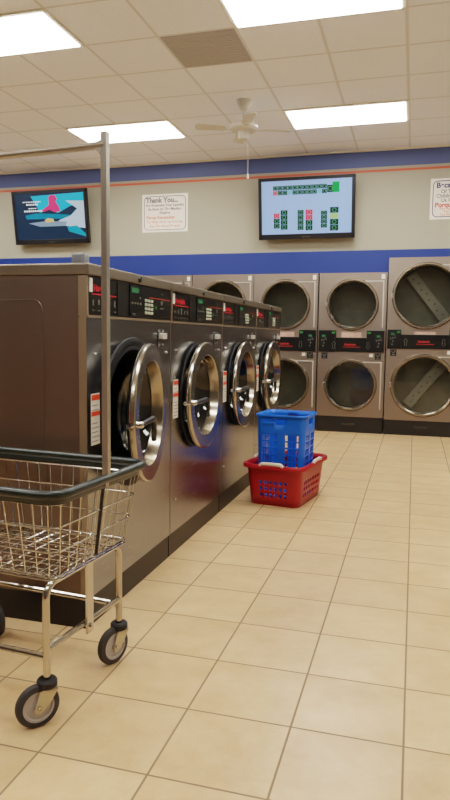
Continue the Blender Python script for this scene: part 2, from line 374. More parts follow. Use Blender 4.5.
# ------------------------------------------------------------------ washers
WW, WD, WZ, DR = .944, 1.05, .84, .31
def make_washer():
    t = thing('washing_machine', '', 'washer', group='front load washers in the row')
    hw = WW/2; cx = -hw+.45
    bm = nb()   # open-fronted shell
    y0 = .036
    c = [(-hw, y0), (-hw, WD), (hw, WD), (hw, y0)]
    lo = [bm.verts.new((x, y, .125)) for x, y in c]; hi = [bm.verts.new((x, y, 1.413)) for x, y in c]
    for i in range(3): bm.faces.new((lo[i], lo[i+1], hi[i+1], hi[i]))
    bm.faces.new(lo); bm.faces.new(hi[::-1])
    body = link('side_casing', bm, 'side', t)
    # embossed rectangle on the left side
    bm = nb(); tube(bm, bend([(-hw-.001, .13+.7, .25), (-hw-.001, .19+.0, .25), (-hw-.001, .19, 1.32), (-hw-.001, .83, 1.32)], .05, 5, closed=True), .0016, 6, closed=True)
    link('pressed_line', bm, 'side', body)
    bm = nb(); plate_hole(bm, -hw, hw, .125, 1.252, cx, WZ, .29, 0, .034)
    link('front_panel', bm, 'steel', t)
    link('front_edge_strip', B1(-hw-.002, -hw+.004, .001, .034, .125, 1.252), 'sideedge', t)
    link('upper_edge_strip', B1(-hw-.002, -hw+.012, -.003, .034, 1.258, 1.413), 'sideedge', t)
    link('panel_trim', B1(-hw, hw, -.008, .03, 1.252, 1.262), 'sideedge', t)
    link('lid', B1(-hw-.002, hw, -.012, WD, 1.415, 1.46, bev=.006), 'lid', t)
    bm = nb(); lathe(bm, [(.001, -.02), (.012, -.02), (.014, -.012)], 16, 'Y', (.03, 0, 1.437)); link('lid_lock', bm, 'black', t)
    link('base', B1(-hw+.001, hw-.001, .008, WD, 0, .124), 'kick', t)
    # control panel
    M0 = -.07
    cp = link('control_panel', B1(-hw+.014, hw-.004, 0, .03, 1.262, 1.413), 'panel', t)
    link('dark_recess', B1(-.19, M0, -.003, .0, 1.266, 1.409), 'panel2', cp)
    link('right_module', B1(M0, hw-.02, -.007, .0, 1.268, 1.408), 'panel', cp)
    text('red_logo', 'Huebsch', .034, 'logored', cp, (-hw+.055, -.002, 1.358), bold=.0018, sx=1.25)
    link('red_underline', B1(-hw+.045, -hw+.27, -.002, 0, 1.343, 1.348), 'logored', cp)
    link('red_line', B1(.16, hw-.03, -.008, -.006, 1.362, 1.3645), 'labelred', cp)
    link('price_tag', B1(-hw+.022, -hw+.048, -.003, 0, 1.352, 1.405), 'white', cp)
    link('green_display', B1(M0+.015, M0+.095, -.010, -.006, 1.376, 1.397), 'lcd', cp)
    bm = nb()
    for i in range(3):
        for j in range(4): box(bm, .105+i*.036, .130+i*.036, -.011, -.006, 1.284+j*.019, 1.297+j*.019, bev=.002)
    link('keypad', bm, 'key', cp)
    bm = nb()
    for i in range(4): box(bm, M0+.02+i*.032, M0+.034+i*.032, -.010, -.006, 1.325, 1.334)
    box(bm, .30, .34, -.011, -.006, 1.315, 1.321); box(bm, .315, .325, -.011, -.006, 1.335, 1.355); box(bm, M0+.03, M0+.06, -.01, -.006, 1.274, 1.284)
    box(bm, .315, .33, -.011, -.006, 1.385, 1.392); box(bm, .04, .05, -.01, -.006, 1.35, 1.358)
    link('buttons', bm, 'mark', cp)
    link('start_key', B1(.232, .25, -.011, -.006, 1.312, 1.326), 'led', cp)
    bm = nb()
    for i in range(5):
        x = -hw+.05+i*.05
        box(bm, x, x+.012, -.002, 0, 1.30+.004*(i % 2), 1.322+.004*(i % 3)); box(bm, x, x+.016, -.002, 0, 1.279, 1.284)
    link('cycle_symbols', bm, 'mark', cp)
    # coin latch plate
    lp = link('latch_plate', B1(.29, .36, -.005, .0, 1.125, 1.215, bev=.002), 'steel', t)
    bm = nb(); box(bm, .292, .358, -.026, -.004, 1.168, 1.198, bev=.006); link('latch_lever', bm, 'latch', lp)
    for x, z in ((.30, 1.207), (.35, 1.207), (.30, 1.14), (.35, 1.14), (-.4, 1.11), (.41, 1.10), (-.4, .3)):
        bm = nb(); lathe(bm, [(.001, -.008), (.005, -.007), (.006, 0)], 8, 'Y', (x, 0, z)); link('screw', bm, 'chrome2', t)
    # warning label
    wl = link('warning_label', B1(-hw+.032, -hw+.108, -.0015, 0, .745, .952), 'label', t)
    link('red_bar', B1(-hw+.036, -hw+.104, -.003, -.001, .925, .947), 'labelred', wl); link('red_bar', B1(-hw+.033, -hw+.107, -.003, -.001, .862, .880), 'labelred', wl)
    bm = nb()
    for i in range(9):
        if i in (5,): continue
        box(bm, -hw+.038, -hw+.09+.012*(i % 2), -.0022, -.001, .758+i*.018, .762+i*.018)
    link('printed_lines', bm, 'grey', wl)
    # dark gasket and drum
    bm = nb(); lathe(bm, [(.303, 0), (.302, -.004), (.295, -.006), (.280, -.004), (.272, .03), (.27, .09)], 64, 'Y', (cx, 0, WZ)); link('gasket', bm, 'rubber', t, smooth=True)
    bm = nb(); rings = lathe(bm, [(.27, .09), (.27, .5), (.01, .5)], 48, 'Y', (cx, 0, WZ))
    dr = link('drum', bm, 'drum', t, smooth=True)
    for k in range(3):
        bm = nb(); a = R(35+120*k); ca, sa = math.cos(a), math.sin(a)
        for s in (0,):
            p = [(cx+.268*math.cos(a-.16), .12, WZ+.268*math.sin(a-.16)), (cx+.268*math.cos(a+.16), .12, WZ+.268*math.sin(a+.16)), (cx+.19*ca, .12, WZ+.19*sa)]
            A = [bm.verts.new(q) for q in p]; Bq = [bm.verts.new((q[0], .48, q[2])) for q in p]
            bm.faces.new(A); bm.faces.new(Bq[::-1])
            for i in range(3): bm.faces.new((A[i], Bq[i], Bq[(i+1) % 3], A[(i+1) % 3]))
        link('drum_lifter', bm, 'drum', dr)
    # door, pivoting on its right edge
    hx = cx+DR+.02
    dc = -DR-.02
    dbm = nb(); lathe(dbm, [(.300, -.034), (.309, -.035), (.312, -.040), (.312, -.050), (.309, -.057), (.302, -.060)], 72, 'Y', (dc, 0, WZ), closed=False)
    door = link('door', dbm, 'lip', t, loc=(hx, 0, 0), smooth=True)
    bm = nb(); lathe(bm, [(.302, -.060), (.238, -.060)], 72, 'Y', (dc, 0, WZ)); link('door_face', bm, 'steel', door, smooth=True)
    bm = nb(); lathe(bm, [(.238, -.060), (.234, -.058), (.228, -.03), (.222, -.004), (.212, -.004)], 72, 'Y', (dc, 0, WZ)); link('inner_lip', bm, 'lip', door, smooth=True)
    bm = nb(); lathe(bm, [(.302, -.042), (.262, -.012), (.25, -.010), (.212, -.006)], 72, 'Y', (dc, 0, WZ)); link('door_back', bm, 'rubber', door, smooth=True)
    bm = nb(); rs = lathe(bm, [(.213, -.004), (.195, .03), (.16, .06), (.10, .078), (.03, .085)], 48, 'Y', (dc, 0, WZ)); bm.faces.new(rs[-1]); link('glass_bowl', bm, 'wglass', door, smooth=True)
    bm = nb(); z = WZ-.02
    tube(bm, bend([(dc-.275, -.078, z), (dc-.06, -.082, z+.005), (dc-.03, -.075, z-.10)], .03, 5), [.012]*1+[.013]*6+[.012], 10)
    hd = link('handle', bm, 'black', door, smooth=True)
    bm = nb(); lathe(bm, [(.001, -.09), (.010, -.088), (.015, -.08), (.015, -.065), (.018, -.055)], 20, 'Y', (dc-.275, 0, z)); tube(bm, [(dc-.335, -.04, z), (dc-.29, -.05, z)], .012, 10)
    link('handle_pivot', bm, 'chrome', hd, smooth=True)
    for z in (WZ-.07, WZ+.07): link('hinge', B1(-.035, .035, -.042, .0, z-.02, z+.02, bev=.006), 'steel', door)
    return t, door
w0, door0 = make_washer()
edges = [.418, 1.343, 2.30, 3.262, 4.262]
labs = ['nearest stainless front load washing machine, its round door ajar, beside the wire cart',
        'second stainless washing machine of the row, behind the one with the open door',
        'third stainless washing machine of the row, just before the one by the baskets',
        'farthest stainless washing machine of the row, door partly behind the blue basket']
for i in range(4):
    w = w0 if i == 0 else copy_tree(w0)
    w.location = (-1.235, (edges[i]+edges[i+1])/2, 0); w.scale = ((edges[i+1]-edges[i]-.010)/WW, 1, 1); w.rotation_euler = (0, 0, PI/2)
    w['label'] = labs[i]
bm = nb(); lathe(bm, [(.337, 0), (.335, -.006), (.32, -.009), (.30, -.006), (.290, -.002)], 64, 'Y', (-WW/2+.45, 0, WZ)); link('dark_door_ring', bm, 'rubber', w0, smooth=True)  # dark ring added on this washer alone, widening the black round its door
door0.rotation_euler = (0, 0, R(8.5)); door0.location.x -= .025; door0.location.y += .008

# small fittings on top of the washers
def vent(name, loc, h, label, wbox=.045):
    t = thing(name, label, 'pipe', loc)
    link('connector_box', B1(-wbox/2, wbox/2, -wbox/2, wbox/2, 0, .035, bev=.004), 'greypl', t)
    bm = nb(); tube(bm, [(0, 0, .03), (0, 0, h)], .009, 10); link('pipe', bm, 'chrome2', t)
vent('vent_pipe', (-1.62, 2.62, 1.46), .12, 'short upright metal pipe on top of the third washing machine')
bm = nb(); box(bm, -.028, .028, -.025, .025, 0, .045, bev=.008); box(bm, -.02, .02, -.028, -.022, .01, .035)
tag(link('supply_box', bm, 'greypl', loc=(-1.30, .50, 1.46)), 'small grey plastic box on top of the nearest washing machine', 'box')

# ------------------------------------------------------------------ dryers
def make_dryer(w, H, zu, ru, zl, rl, b0, b1, b2, big, kz, name='stacked_dryer'):
    t = thing(name, '', 'dryer', group='stacked dryers along the far wall')
    hw = w/2
    D0 = .16      # drum depth available in front of the wall
    link('kick_panel', B1(-hw+.002, hw-.002, .012, .055, 0, kz), 'kick', t)
    link('kick_vent', B1(-.09, .07, .008, .013, .09, .115), 'ventk', t) if 'ventk' in MT else None
    for (zc, rr, z0, z1, up) in ((zl, rl, kz, b0, False), (zu, ru, b2, H, True)):
        nm = 'upper' if up else 'lower'
        bm = nb(); plate_hole(bm, -hw+.002, hw-.002, z0+.001, z1-.001, 0, zc, rr-.03, 0, .055)
        link('front_panel', bm, 'dsteel', t)
        # door panel edge, right and top only, its glint put into pale colour
        x0, x1 = -hw+.07, hw-.035
        zt = min(z1-.03, zc+rr+.0) - .03; zb = max(z0+.03, zc-rr+.03)
        bm = nb(); box(bm, x1-.012, x1, -.012, 0, zb, zt); box(bm, .1, x1, -.012, 0, zt-.010, zt)
        link('lit_door_edge', bm, 'edge', t)
        bm = nb(); lathe(bm, [(rr+.004, 0), (rr+.002, -.016), (rr-.010, -.034), (rr-.026, -.034), (rr-.042, -.016), (rr-.044, .0)], 64, 'Y', (0, 0, zc))
        dr = link('door_ring', bm, 'ring', t, smooth=True)
        bm = nb(); disc(bm, rr-.035, -.008, (0, 0, zc), 64); link('door_glass', bm, 'dglass', dr)
        bm = nb(); lathe(bm, [(rr-.03, .001), (rr-.03, .30), (.001, .30)], 48, 'Y', (0, 0, zc)); dm = link('drum', bm, 'ddrum', t, smooth=True)
        if big:
            bm = nb(); s = 1 if up else -1
            link('vane', B1(-.068, .068, .2, .29, -rr*.86, rr*.86, bev=.01), 'vane', dm, loc=(.02, 0, zc), rot=(0, R(-38*s), 0))
            bm = nb()
            for k in range(8):
                a = -rr*.7+k*rr*1.4/7; lathe(bm, [(.001, .195), (.008, .196), (.009, .2)], 8, 'Y', (.012*(-1)**k, 0, a))
            link('vane_holes', bm, 'black', dm, loc=(.02, 0, zc), rot=(0, R(-38*s), 0))
        # hinge / handle
        bm = nb(); box(bm, -rr-.012, -rr+.012, -.03, 0, zc-.03, zc+.03, bev=.004); link('door_handle', bm, 'chrome2', dr)
    bm = nb(); box(bm, -hw+.002, hw-.002, 0, .055, b0, b2-.001); link('middle_panel', bm, 'dsteel', t)
    cp = link('control_band', B1(-hw+.02, hw-.02, -.018, 0, b0+.005, b1, bev=.003), 'panel', t)
    mw = .215*(w/.83) if not big else .16
    for sx in (-1, 1):
        xa, xb = (-hw+.012, -hw+.012+mw) if sx < 0 else (hw-.012-mw, hw-.012)
        md = link('control_module', B1(xa, xb, -.024, -.001, b0+.003, b2-.005, bev=.003), 'panel', t)
        bm = nb()
        xo = xa+.03 if sx < 0 else xb-.10
        zc = (b0+b2)/2
        for i in range(3):
            box(bm, xo+i*.026, xo+.016+i*.026, -.027, -.023, zc+.0+.006*i, zc+.016+.006*i)
        box(bm, xo+.03, xo+.042, -.027, -.023, zc-.035, zc-.015); box(bm, xo+.02, xo+.034, -.027, -.023, zc-.07, zc-.055); box(bm, xo+.045, xo+.062, -.027, -.023, zc+.04, zc+.046)
        link('keys', bm, 'mark', md)
        bm = nb(); box(bm, xo+.01, xo+.05, -.027, -.023, zc+.05, zc+.075); link('green_display', bm, 'lcd', md)
        bm = nb(); q = xb-.05 if sx < 0 else xa+.01
        box(bm, q, q+.04, -.026, -.01, b2-.045, b2-.022); link('green_lamp', bm, 'led', md)
        bm = nb()
        for i in range(3): box(bm, xa+.02+i*.055, xa+.032+i*.055, -.02, -.004, b2-.03, b2-.008)
        link('knobs', bm, 'black', md)
        bm = nb(); q = (xb-.035) if sx < 0 else xa+.012     # outline arrow
        if big: q = (xb+.045) if sx < 0 else xa-.07
        z = b0+.03; s = -sx
        sh = [(-.012, -.04), (.012, -.04), (.012, .012), (.026, .012), (0, .045), (-.026, .012), (-.012, .012)]
        tube(bm, [(q+.01+x, -.027 if not big else -.021, b0+.085+s*y) for x, y in sh], .0028, 4, closed=True); link('arrow', bm, 'mark', cp)
        # coin plate under the band
        q = -hw+.05 if sx < 0 else hw-.12
        pl = link('coin_plate', B1(q, q+.075, -.008, 0, b0-.085, b0-.01, bev=.002), 'black', t)
        bm = nb(); tube(bm, [(q+.012, -.011, b0-.022), (q+.036, -.011, b0-.055), (q+.06, -.011, b0-.022)], .005, 5); tube(bm, [(q+.02, -.010, b0-.07), (q+.055, -.010, b0-.07)], .004, 5); link('coin_symbol', bm, 'mark', pl)
    bm = nb(); q = hw-.185; box(bm, q, q+.042, -.004, 0, b0-.055, b0-.015); link('number_tag', bm, 'white', t)
    bm = nb(); box(bm, hw-.07, hw-.028, -.004, 0, H-.075, H-.02); link('top_number_tag', bm, 'white', t)
    text('red_logo', 'Huebsch', .031, 'dimred', cp, (-.08, -.019, (b0+b1)/2-.005), bold=.0018, sx=1.25)
    bm = nb(); box(bm, -.1, .11, -.02, -.017, (b0+b1)/2-.03, (b0+b1)/2-.023); link('logo_underline', bm, 'dimred', cp)
    bm = nb(); box(bm, -.12, .12, -.008, -.001, b1+.004, b2-.03); link('label_strip', bm, 'pinkish', t)
    # casing top and sides so it reads as a box
    bm = nb()
    box(bm, -hw, -hw+.003, .001, .8, kz, H); box(bm, hw-.003, hw, .001, .8, kz, H); box(bm, -hw, hw, .0, .05, H-.002, H+.004)
    link('casing_edge', bm, 'dsteel', t)
    return t
MT['ventk'] = mat('kick_vent_grey', srgb(60, 56, 50), .5, .3, noise=.1)
MT['dimred'] = mat('dim_logo_red', srgb(150, 30, 30), .5, noise=.05)
MT['edge'] = mat('door_edge_glint', srgb(205, 200, 188), .4, .5, noise=.05)  # pale tone stands for light reflected along the panel edge
MT['pinkish'] = mat('worn_instruction_strip', srgb(190, 156, 140), .5, .2, noise=.35, scale=12)
YD = 6.467
small = make_dryer(.826, 1.984, 1.60, .318, .598, .325, 1.01, 1.19, 1.285, False, .20)
tagl = ['stacked dryer directly left of the taller one, both round doors fully in view',
        'stacked dryer above the blue basket, half hidden by the farthest washing machine',
        'stacked dryer mostly hidden, its upper door showing over the third washing machine',
        'stacked dryer farthest left, only a sliver of top over the second washing machine']
xb = [-1.197+.4235, -2.03+.4165, -2.03-.4165, -2.863-.4165]
for i, x in enumerate(xb):
    d = small if i == 0 else copy_tree(small)
    d.location = (x, YD, 0); d['label'] = tagl[i]
bigd = make_dryer(.90, 2.157, 1.70, .40, .62, .385, 1.06, 1.235, 1.30, True, .185)
for k in (1, 2):  # unseen dryers added for the washer fronts to reflect and for side views
    d = copy_tree(bigd); d.location = (.103+.903*k, YD, 0)
    d['label'] = ('added taller stacked dryer just beyond the right edge of the photo', 'added unseen taller stacked dryer at the far right end of the wall')[k-1]
bigd.location = (.103, YD, 0); bigd['label'] = 'taller stacked dryer at the right edge, with large round doors'

# the wall behind the dryers needs room for the drums: thin niche wall
# ------------------------------------------------------------------ televisions
def tv(loc, w, h, tilt, label, draw):
    t = thing('television', label, 'television', loc)
    t.rotation_euler = (tilt, 0, 0)
    b = .04
    bm = nb()
    box(bm, -w/2, w/2, 0, .05, -h/2, h/2, bev=.006)
    link('casing', bm, 'junk', t)
    bm = nb()
    for a in ((-w/2, w/2, h/2-b, h/2), (-w/2, w/2, -h/2, -h/2+b*1.6), (-w/2, -w/2+b, -h/2, h/2), (w/2-b, w/2, -h/2, h/2)):
        box(bm, a[0], a[1], -.012, .004, a[2], a[3], bev=.003)
    bz = link('bezel', bm, 'junk', t)
    text('maker_mark', 'SAMSUNG', .022, 'mark', bz, (-.05, -.0125, -h/2+.02))
    x0, x1, z0, z1 = -w/2+b, w/2-b, -h/2+b*1.6, h/2-b
    scr = link('screen', B1(x0, x1, -.004, .003, z0, z1), draw['bg'], t)
    draw['fn'](scr, x0, x1, z0, z1)
    bm = nb(); box(bm, -w/4, w/4, .05, .075, -h/4, h/4, bev=.004); tube(bm, [(0, .07, 0), (0, .16, .0)], .03, 8); link('wall_bracket', bm, 'junk', t)
def uvq(bm, P, u0, v0, u1, v1, y):
    x0, x1, z0, z1 = P
    X = lambda u: x0+(x1-x0)*u
    Z = lambda v: z1-(z1-z0)*v
    box(bm, X(u0), X(u1), y-.0006, y, Z(v1), Z(v0))
def poly(bm, P, pts, y):
    x0, x1, z0, z1 = P
    bm.faces.new([bm.verts.new((x0+(x1-x0)*u, y, z1-(z1-z0)*v)) for u, v in pts])
def E(name, r, g, b, s=1.0): return emis(name, srgb(r, g, b), s*.55)
def draw_movie(scr, x0, x1, z0, z1):
    P = (x0, x1, z0, z1)
    def part(n, m, pts, y):
        bm = nb(); poly(bm, P, pts, y); link(n, bm, m, scr)
    part('cyan_patch', E('screen_cyan', 40, 165, 205), [(.24, .06), (.999, .02), (.999, .24), (.80, .30), (.62, .44), (.5, .36), (.36, .42), (.30, .22)], -.005)
    part('teal_wave', E('screen_teal', 20, 120, 150), [(.14, .47), (.3, .43), (.62, .46), (.999, .52), (.999, .6), (.6, .56), (.16, .55)], -.0055)
    part('pale_cloud', E('screen_pale', 170, 190, 205), [(.74, .18), (.999, .2), (.999, .78), (.72, .72), (.62, .6), (.8, .5), (.9, .36)], -.006)
    part('grey_board', E('screen_grey', 120, 140, 160), [(.18, .64), (.45, .60), (.74, .63), (.72, .72), (.35, .72)], -.0065)
    part('lower_glow', E('screen_low', 30, 140, 170), [(.74, .74), (.88, .72), (.999, .9), (.999, .96), (.76, .84)], -.0065)
    part('gold_patch', E('screen_gold', 200, 170, 110), [(.42, .58), (.47, .54), (.55, .56), (.56, .62), (.45, .64)], -.007)
    part('pink_figure', E('screen_pink', 205, 60, 110), [(.50, .1), (.53, .05), (.60, .06), (.62, .14), (.60, .2), (.64, .3), (.66, .4), (.58, .42), (.5, .36), (.42, .4), (.38, .38), (.5, .26)], -.0075)
    bm = nb()
    for (a, b, v, h) in ((.12, .38, .17, .022), (.17, .34, .22, .035), (.20, .32, .31, .022), (.13, .40, .36, .035)):
        u = a
        while u < b:
            l = random.uniform(.012, .03); uvq(bm, P, u, v, min(u+l, b), v+h, -.0075); u += l+.008
    link('caption_lines', bm, E('screen_white', 225, 232, 235), scr)
def draw_status(scr, x0, x1, z0, z1):
    P = (x0, x1, z0, z1)
    W, H = x1-x0, z1-z0
    dk = E('status_dark_green', 8, 70, 46, .5); lt = E('status_ring', 120, 180, 160, .7)
    rd = E('status_red', 205, 60, 90, .9); gn = E('status_green', 20, 150, 70, .9); yl = E('status_yellow', 160, 190, 120, .9); lb = E('status_lightblue', 120, 180, 225, .9)
    grn = nb(); reds, yel, lbl, cells = rd, yl, lb, dk
    def cell(mt, u0, v0, u1, v1):
        bm = nb(); uvq(bm, P, u0+.002, v0+.003, u1-.002, v1-.003, -.0045)
        cx = x0+W*(u0+u1)/2; cz = z1-H*(v0+v1)/2; r = min(W*(u1-u0), H*(v1-v0))*.33
        nf = len(bm.faces); tube(bm, [(cx+r*math.cos(2*PI*k/12), -.0055, cz+r*math.sin(2*PI*k/12)) for k in range(12)], .0022, 4, closed=True)
        bm.faces.ensure_lookup_table()
        for fc in bm.faces[nf:]: fc.material_index = 1
        link('status_cell', bm, None, scr, mats=[mt, lt])
    for i in range(11):
        u0 = .13+i*.0545
        cell(cells, u0, .09, u0+.0545, .175)
        cell(reds if i == 0 else (lbl if i in (3, 9) else cells), u0, .18, u0+.0545, .265)
    cell(cells, .73, .11, .80, .25); uvq(grn, P, .79, .06, .865, .25, -.005)
    def colm(u0, u1, v0, v1, n, redk=(), yk=()):
        for k in range(n):
            a = v0+(v1-v0)*k/n; cell(reds if k in redk else (yel if k in yk else cells), u0, a, u1, a+(v1-v0)/n)
    colm(.135, .205, .60, .89, 3, (0,)); colm(.215, .295, .545, .915, 4)
    colm(.405, .475, .55, .93, 4); colm(.495, .575, .55, .94, 4, (0, 1)); colm(.665, .735, .58, .90, 4); colm(.765, .86, .52, .96, 4, (), (1,))
    pass
    link('green_block', grn, gn, scr)
tv((-4.90, 6.36, 2.79), 1.14, .72, R(8), 'wall television at the left showing a dark blue and cyan film scene', {'bg': E('screen_dark_blue', 24, 44, 66), 'fn': draw_movie})
tv((-1.36, 6.352, 2.77), 1.19, .74, R(8), 'wall television on the right showing a pale blue machine status chart', {'bg': E('screen_pale_blue', 146, 178, 232, .95), 'fn': draw_status})

# ------------------------------------------------------------------ signs
def sign(x0, x1, z0, z1, label, lines, border):
    w, h = x1-x0, z1-z0
    t = thing('wall_sign', label, 'sign', ((x0+x1)/2, YW-.001, (z0+z1)/2))
    c = link('card', B1(-w/2, w/2, -.006, 0, -h/2, h/2), 'paper', t)
    bm = nb(); e = .03
    tube(bm, bend([(-w/2+e, -.007, -h/2+e), (w/2-e, -.007, -h/2+e), (w/2-e, -.007, h/2-e), (-w/2+e, -.007, h/2-e)], .06, 6, closed=True), .005, 6, closed=True)
    link('border', bm, border, c)
    for (s, x, z, size, m, bold) in lines: text('lettering', s, size, m, c, (x, -.007, z), bold=bold, align='CENTER')
sign(-3.60, -2.955, 2.565, 3.06, 'white Thank You sign with faded lettering, between the two televisions',
     [('Thank You...', -.04, .14, .09, 'grey', .004), ('For Removing Your Laundry', 0, .088, .047, 'grey', .0015), ('As Soon As The Machine', 0, .038, .047, 'grey', .0015), ('Finishes', 0, -.012, .047, 'grey', .0015),
      ('Please Remember', -.06, -.075, .056, 'softred', .003), ('To Wipe & Keep It Clean', 0, -.13, .049, 'softred', .0015), ('For The Next Person', 0, -.185, .049, 'softred', .0015)], 'grey')
sign(.10, .66, 2.605, 3.08, 'white sign with blue and red lettering cut off by the right edge',
     [('Because', -.075, .13, .085, 'navy', .0025), ('Of The', -.075, .065, .06, 'grey', .0015), ('Children', -.105, .015, .06, 'grey', .0015), ('Us Or', -.08, -.035, .06, 'grey', .0015),
      ('Porque', -.115, -.095, .075, 'redink', .0025), ('Por Favor', -.08, -.13, .045, 'softred', .001), ('No Solo', -.05, -.16, .04, 'softred', .001), ('Los Ninos', -.08, -.193, .038, 'softred', .001)], 'navy')

# ------------------------------------------------------------------ laundry cart
CR = R(-5)
cart = thing('laundry_cart', 'chrome wire laundry cart with dark green rim and tall hanging pole', 'cart', (-.946, .008, 0), CR)
L_ = .82    # rim length, runs toward local -x
rimz = .727
def loop(x0, x1, hy, z, rad, seg=6): return bend([(x1, -hy, z), (x1, hy, z), (x0, hy, z), (x0, -hy, z)], rad, seg, closed=True)
bm = nb(); tube(bm, loop(-L_, 0, .278, rimz, .07), .0145, 12, closed=True); rim = link('bumper_rim', bm, 'vinyl', cart, smooth=True)
# lower skirt of the vinyl, a thin lip
bm = nb()
LP0 = loop(-L_+.006, -.006, .272, rimz-.002, .066); LP1 = loop(-L_+.008, -.008, .270, rimz-.032, .066)
a = [bm.verts.new(p) for p in LP0]; b = [bm.verts.new(p) for p in LP1]
for i in range(len(a)): bm.faces.new((a[i], a[(i+1) % len(a)], b[(i+1) % len(a)], b[i]))
o = link('rim_skirt', bm, 'vinyl', rim, smooth=True); md = o.modifiers.new('s', 'SOLIDIFY'); md.thickness = .004
# wire basket
top = (-L_+.015, -.015, .262, .695); bot = (-L_+.13, -.05, .215, .452)
def lerp(t): return [top[i]+(bot[i]-top[i])*t for i in range(4)]
bm = nb(); WR = .0019
for t_, rr in ((.0, .003), (.3, .0028), (.62, .0028), (1.0, .0034), (.96, .0026)):
    x0, x1, hy, z = lerp(t_); tube(bm, loop(x0, x1, hy, z, .055-.02*t_, 5), rr, 6, closed=True)
n = 15
for i in range(n):       # wires across: down one long side, along the floor, up the other
    s = (i+.5)/n
    xt = top[0]+(top[1]-top[0])*s; xb_ = bot[0]+(bot[1]-bot[0])*s
    tube(bm, bend([(xt, -top[2], top[3]), (xb_, -bot[2], bot[3]), (xb_, bot[2], bot[3]), (xt, top[2], top[3])], .02, 3), WR, 5)
n = 10
for i in range(n):
    s = (i+.5)/n
    yt = -top[2]+2*top[2]*s; yb = -bot[2]+2*bot[2]*s
    tube(bm, bend([(top[0], yt, top[3]), (bot[0], yb, bot[3]+.004), (bot[1], yb, bot[3]+.004), (top[1], yt, top[3])], .02, 3), WR, 5)
for i in range(12):
    xb_ = bot[0]+(bot[1]-bot[0])*(i+1)/13
    tube(bm, [(xb_, -bot[2], bot[3]-.003), (xb_, bot[2], bot[3]-.003)], WR, 5)
link('wire_basket', bm, 'chrome', cart, smooth=True)
# frame
LX = (-.085, -.66); LY = .216; TOPZ = .434; FR = .0115
for lx in LX:
    for sy in (-1, 1):
        bm = nb(); tube(bm, bend([(lx, sy*LY, .135), (lx, sy*LY, TOPZ), (lx, 0, TOPZ)], .05, 6), FR, 12); link('leg', bm, 'chrome', cart, smooth=True)
    bm = nb(); tube(bm, [(lx, -LY, .233), (lx, LY, .233)], .0105, 10); link('end_rail', bm, 'chrome', cart, smooth=True)
for sy in (-1, 1):
    bm = nb(); tube(bm, [(LX[0], sy*LY, .212), (LX[1], sy*LY, .212)], .0105, 10); link('long_rail', bm, 'chrome', cart, smooth=True)
    bm = nb(); tube(bm, [(LX[0], sy*.15, TOPZ+.004), (LX[1], sy*.15, TOPZ+.004)], .008, 8); link('basket_support', bm, 'chrome', cart, smooth=True)
# pole: square tube rising from the middle of the end, raking under the rim
def sqtube(bm, pts, w, d):
    rings = []
    for (x, y, z) in pts: rings.append([bm.verts.new((x+sx*d/2, y+sy*w/2, z)) for sx, sy in ((-1, -1), (1, -1), (1, 1), (-1, 1))])
    for A, Bq in zip(rings[:-1], rings[1:]):
        for j in range(4): bm.faces.new((A[j], A[(j+1) % 4], Bq[(j+1) % 4], Bq[j]))
    bm.faces.new(rings[0][::-1]); bm.faces.new(rings[-1])
for px, s in ((0, 1), (-L_, -1)):
    bm = nb(); sqtube(bm, [(px-.012*s, 0, .70), (px-.004*s, 0, .74), (px-.004*s, 0, 1.803)], .0195, .020); pl = link('pole', bm, 'pole', cart)
    bm = nb(); tube(bm, [(px-.012*s, 0, .73), (px-.045*s, 0, .47)], .006, 8); link('pole_brace', bm, 'kick', pl, smooth=True)
    bm = nb(); x = LX[0]+.014 if s > 0 else LX[1]-.014; box(bm, x-.004, x+.004, -.019, .019, .20, .465, bev=.002); bk = link('pole_bracket', bm, 'chrome2', cart)
    bm = nb(); lathe(bm, [(.001, .0), (.008, 0), (.007, .006), (.001, .007)], 10, 'X', (x+.004*s-(0 if s > 0 else .007), 0, .225)); link('bolt', bm, 'chrome', bk)
bm = nb(); tube(bm, [(-.004, 0, 1.765), (-L_+.004, 0, 1.765)], .012, 10)
hb = link('hanging_bar', bm, 'pole', cart, smooth=True)
for px, s in ((-.004, -1), (-L_+.004, 1)):
    bm = nb(); v = [bm.verts.new(q) for q in ((px, -.002, 1.785), (px, -.002, 1.715), (px+s*.02, -.002, 1.745), (px+s*.06, -.002, 1.765))]; bm.faces.new(v)
    o = link('gusset', bm, 'chrome2', hb); o.modifiers.new('s', 'SOLIDIFY').thickness = .004
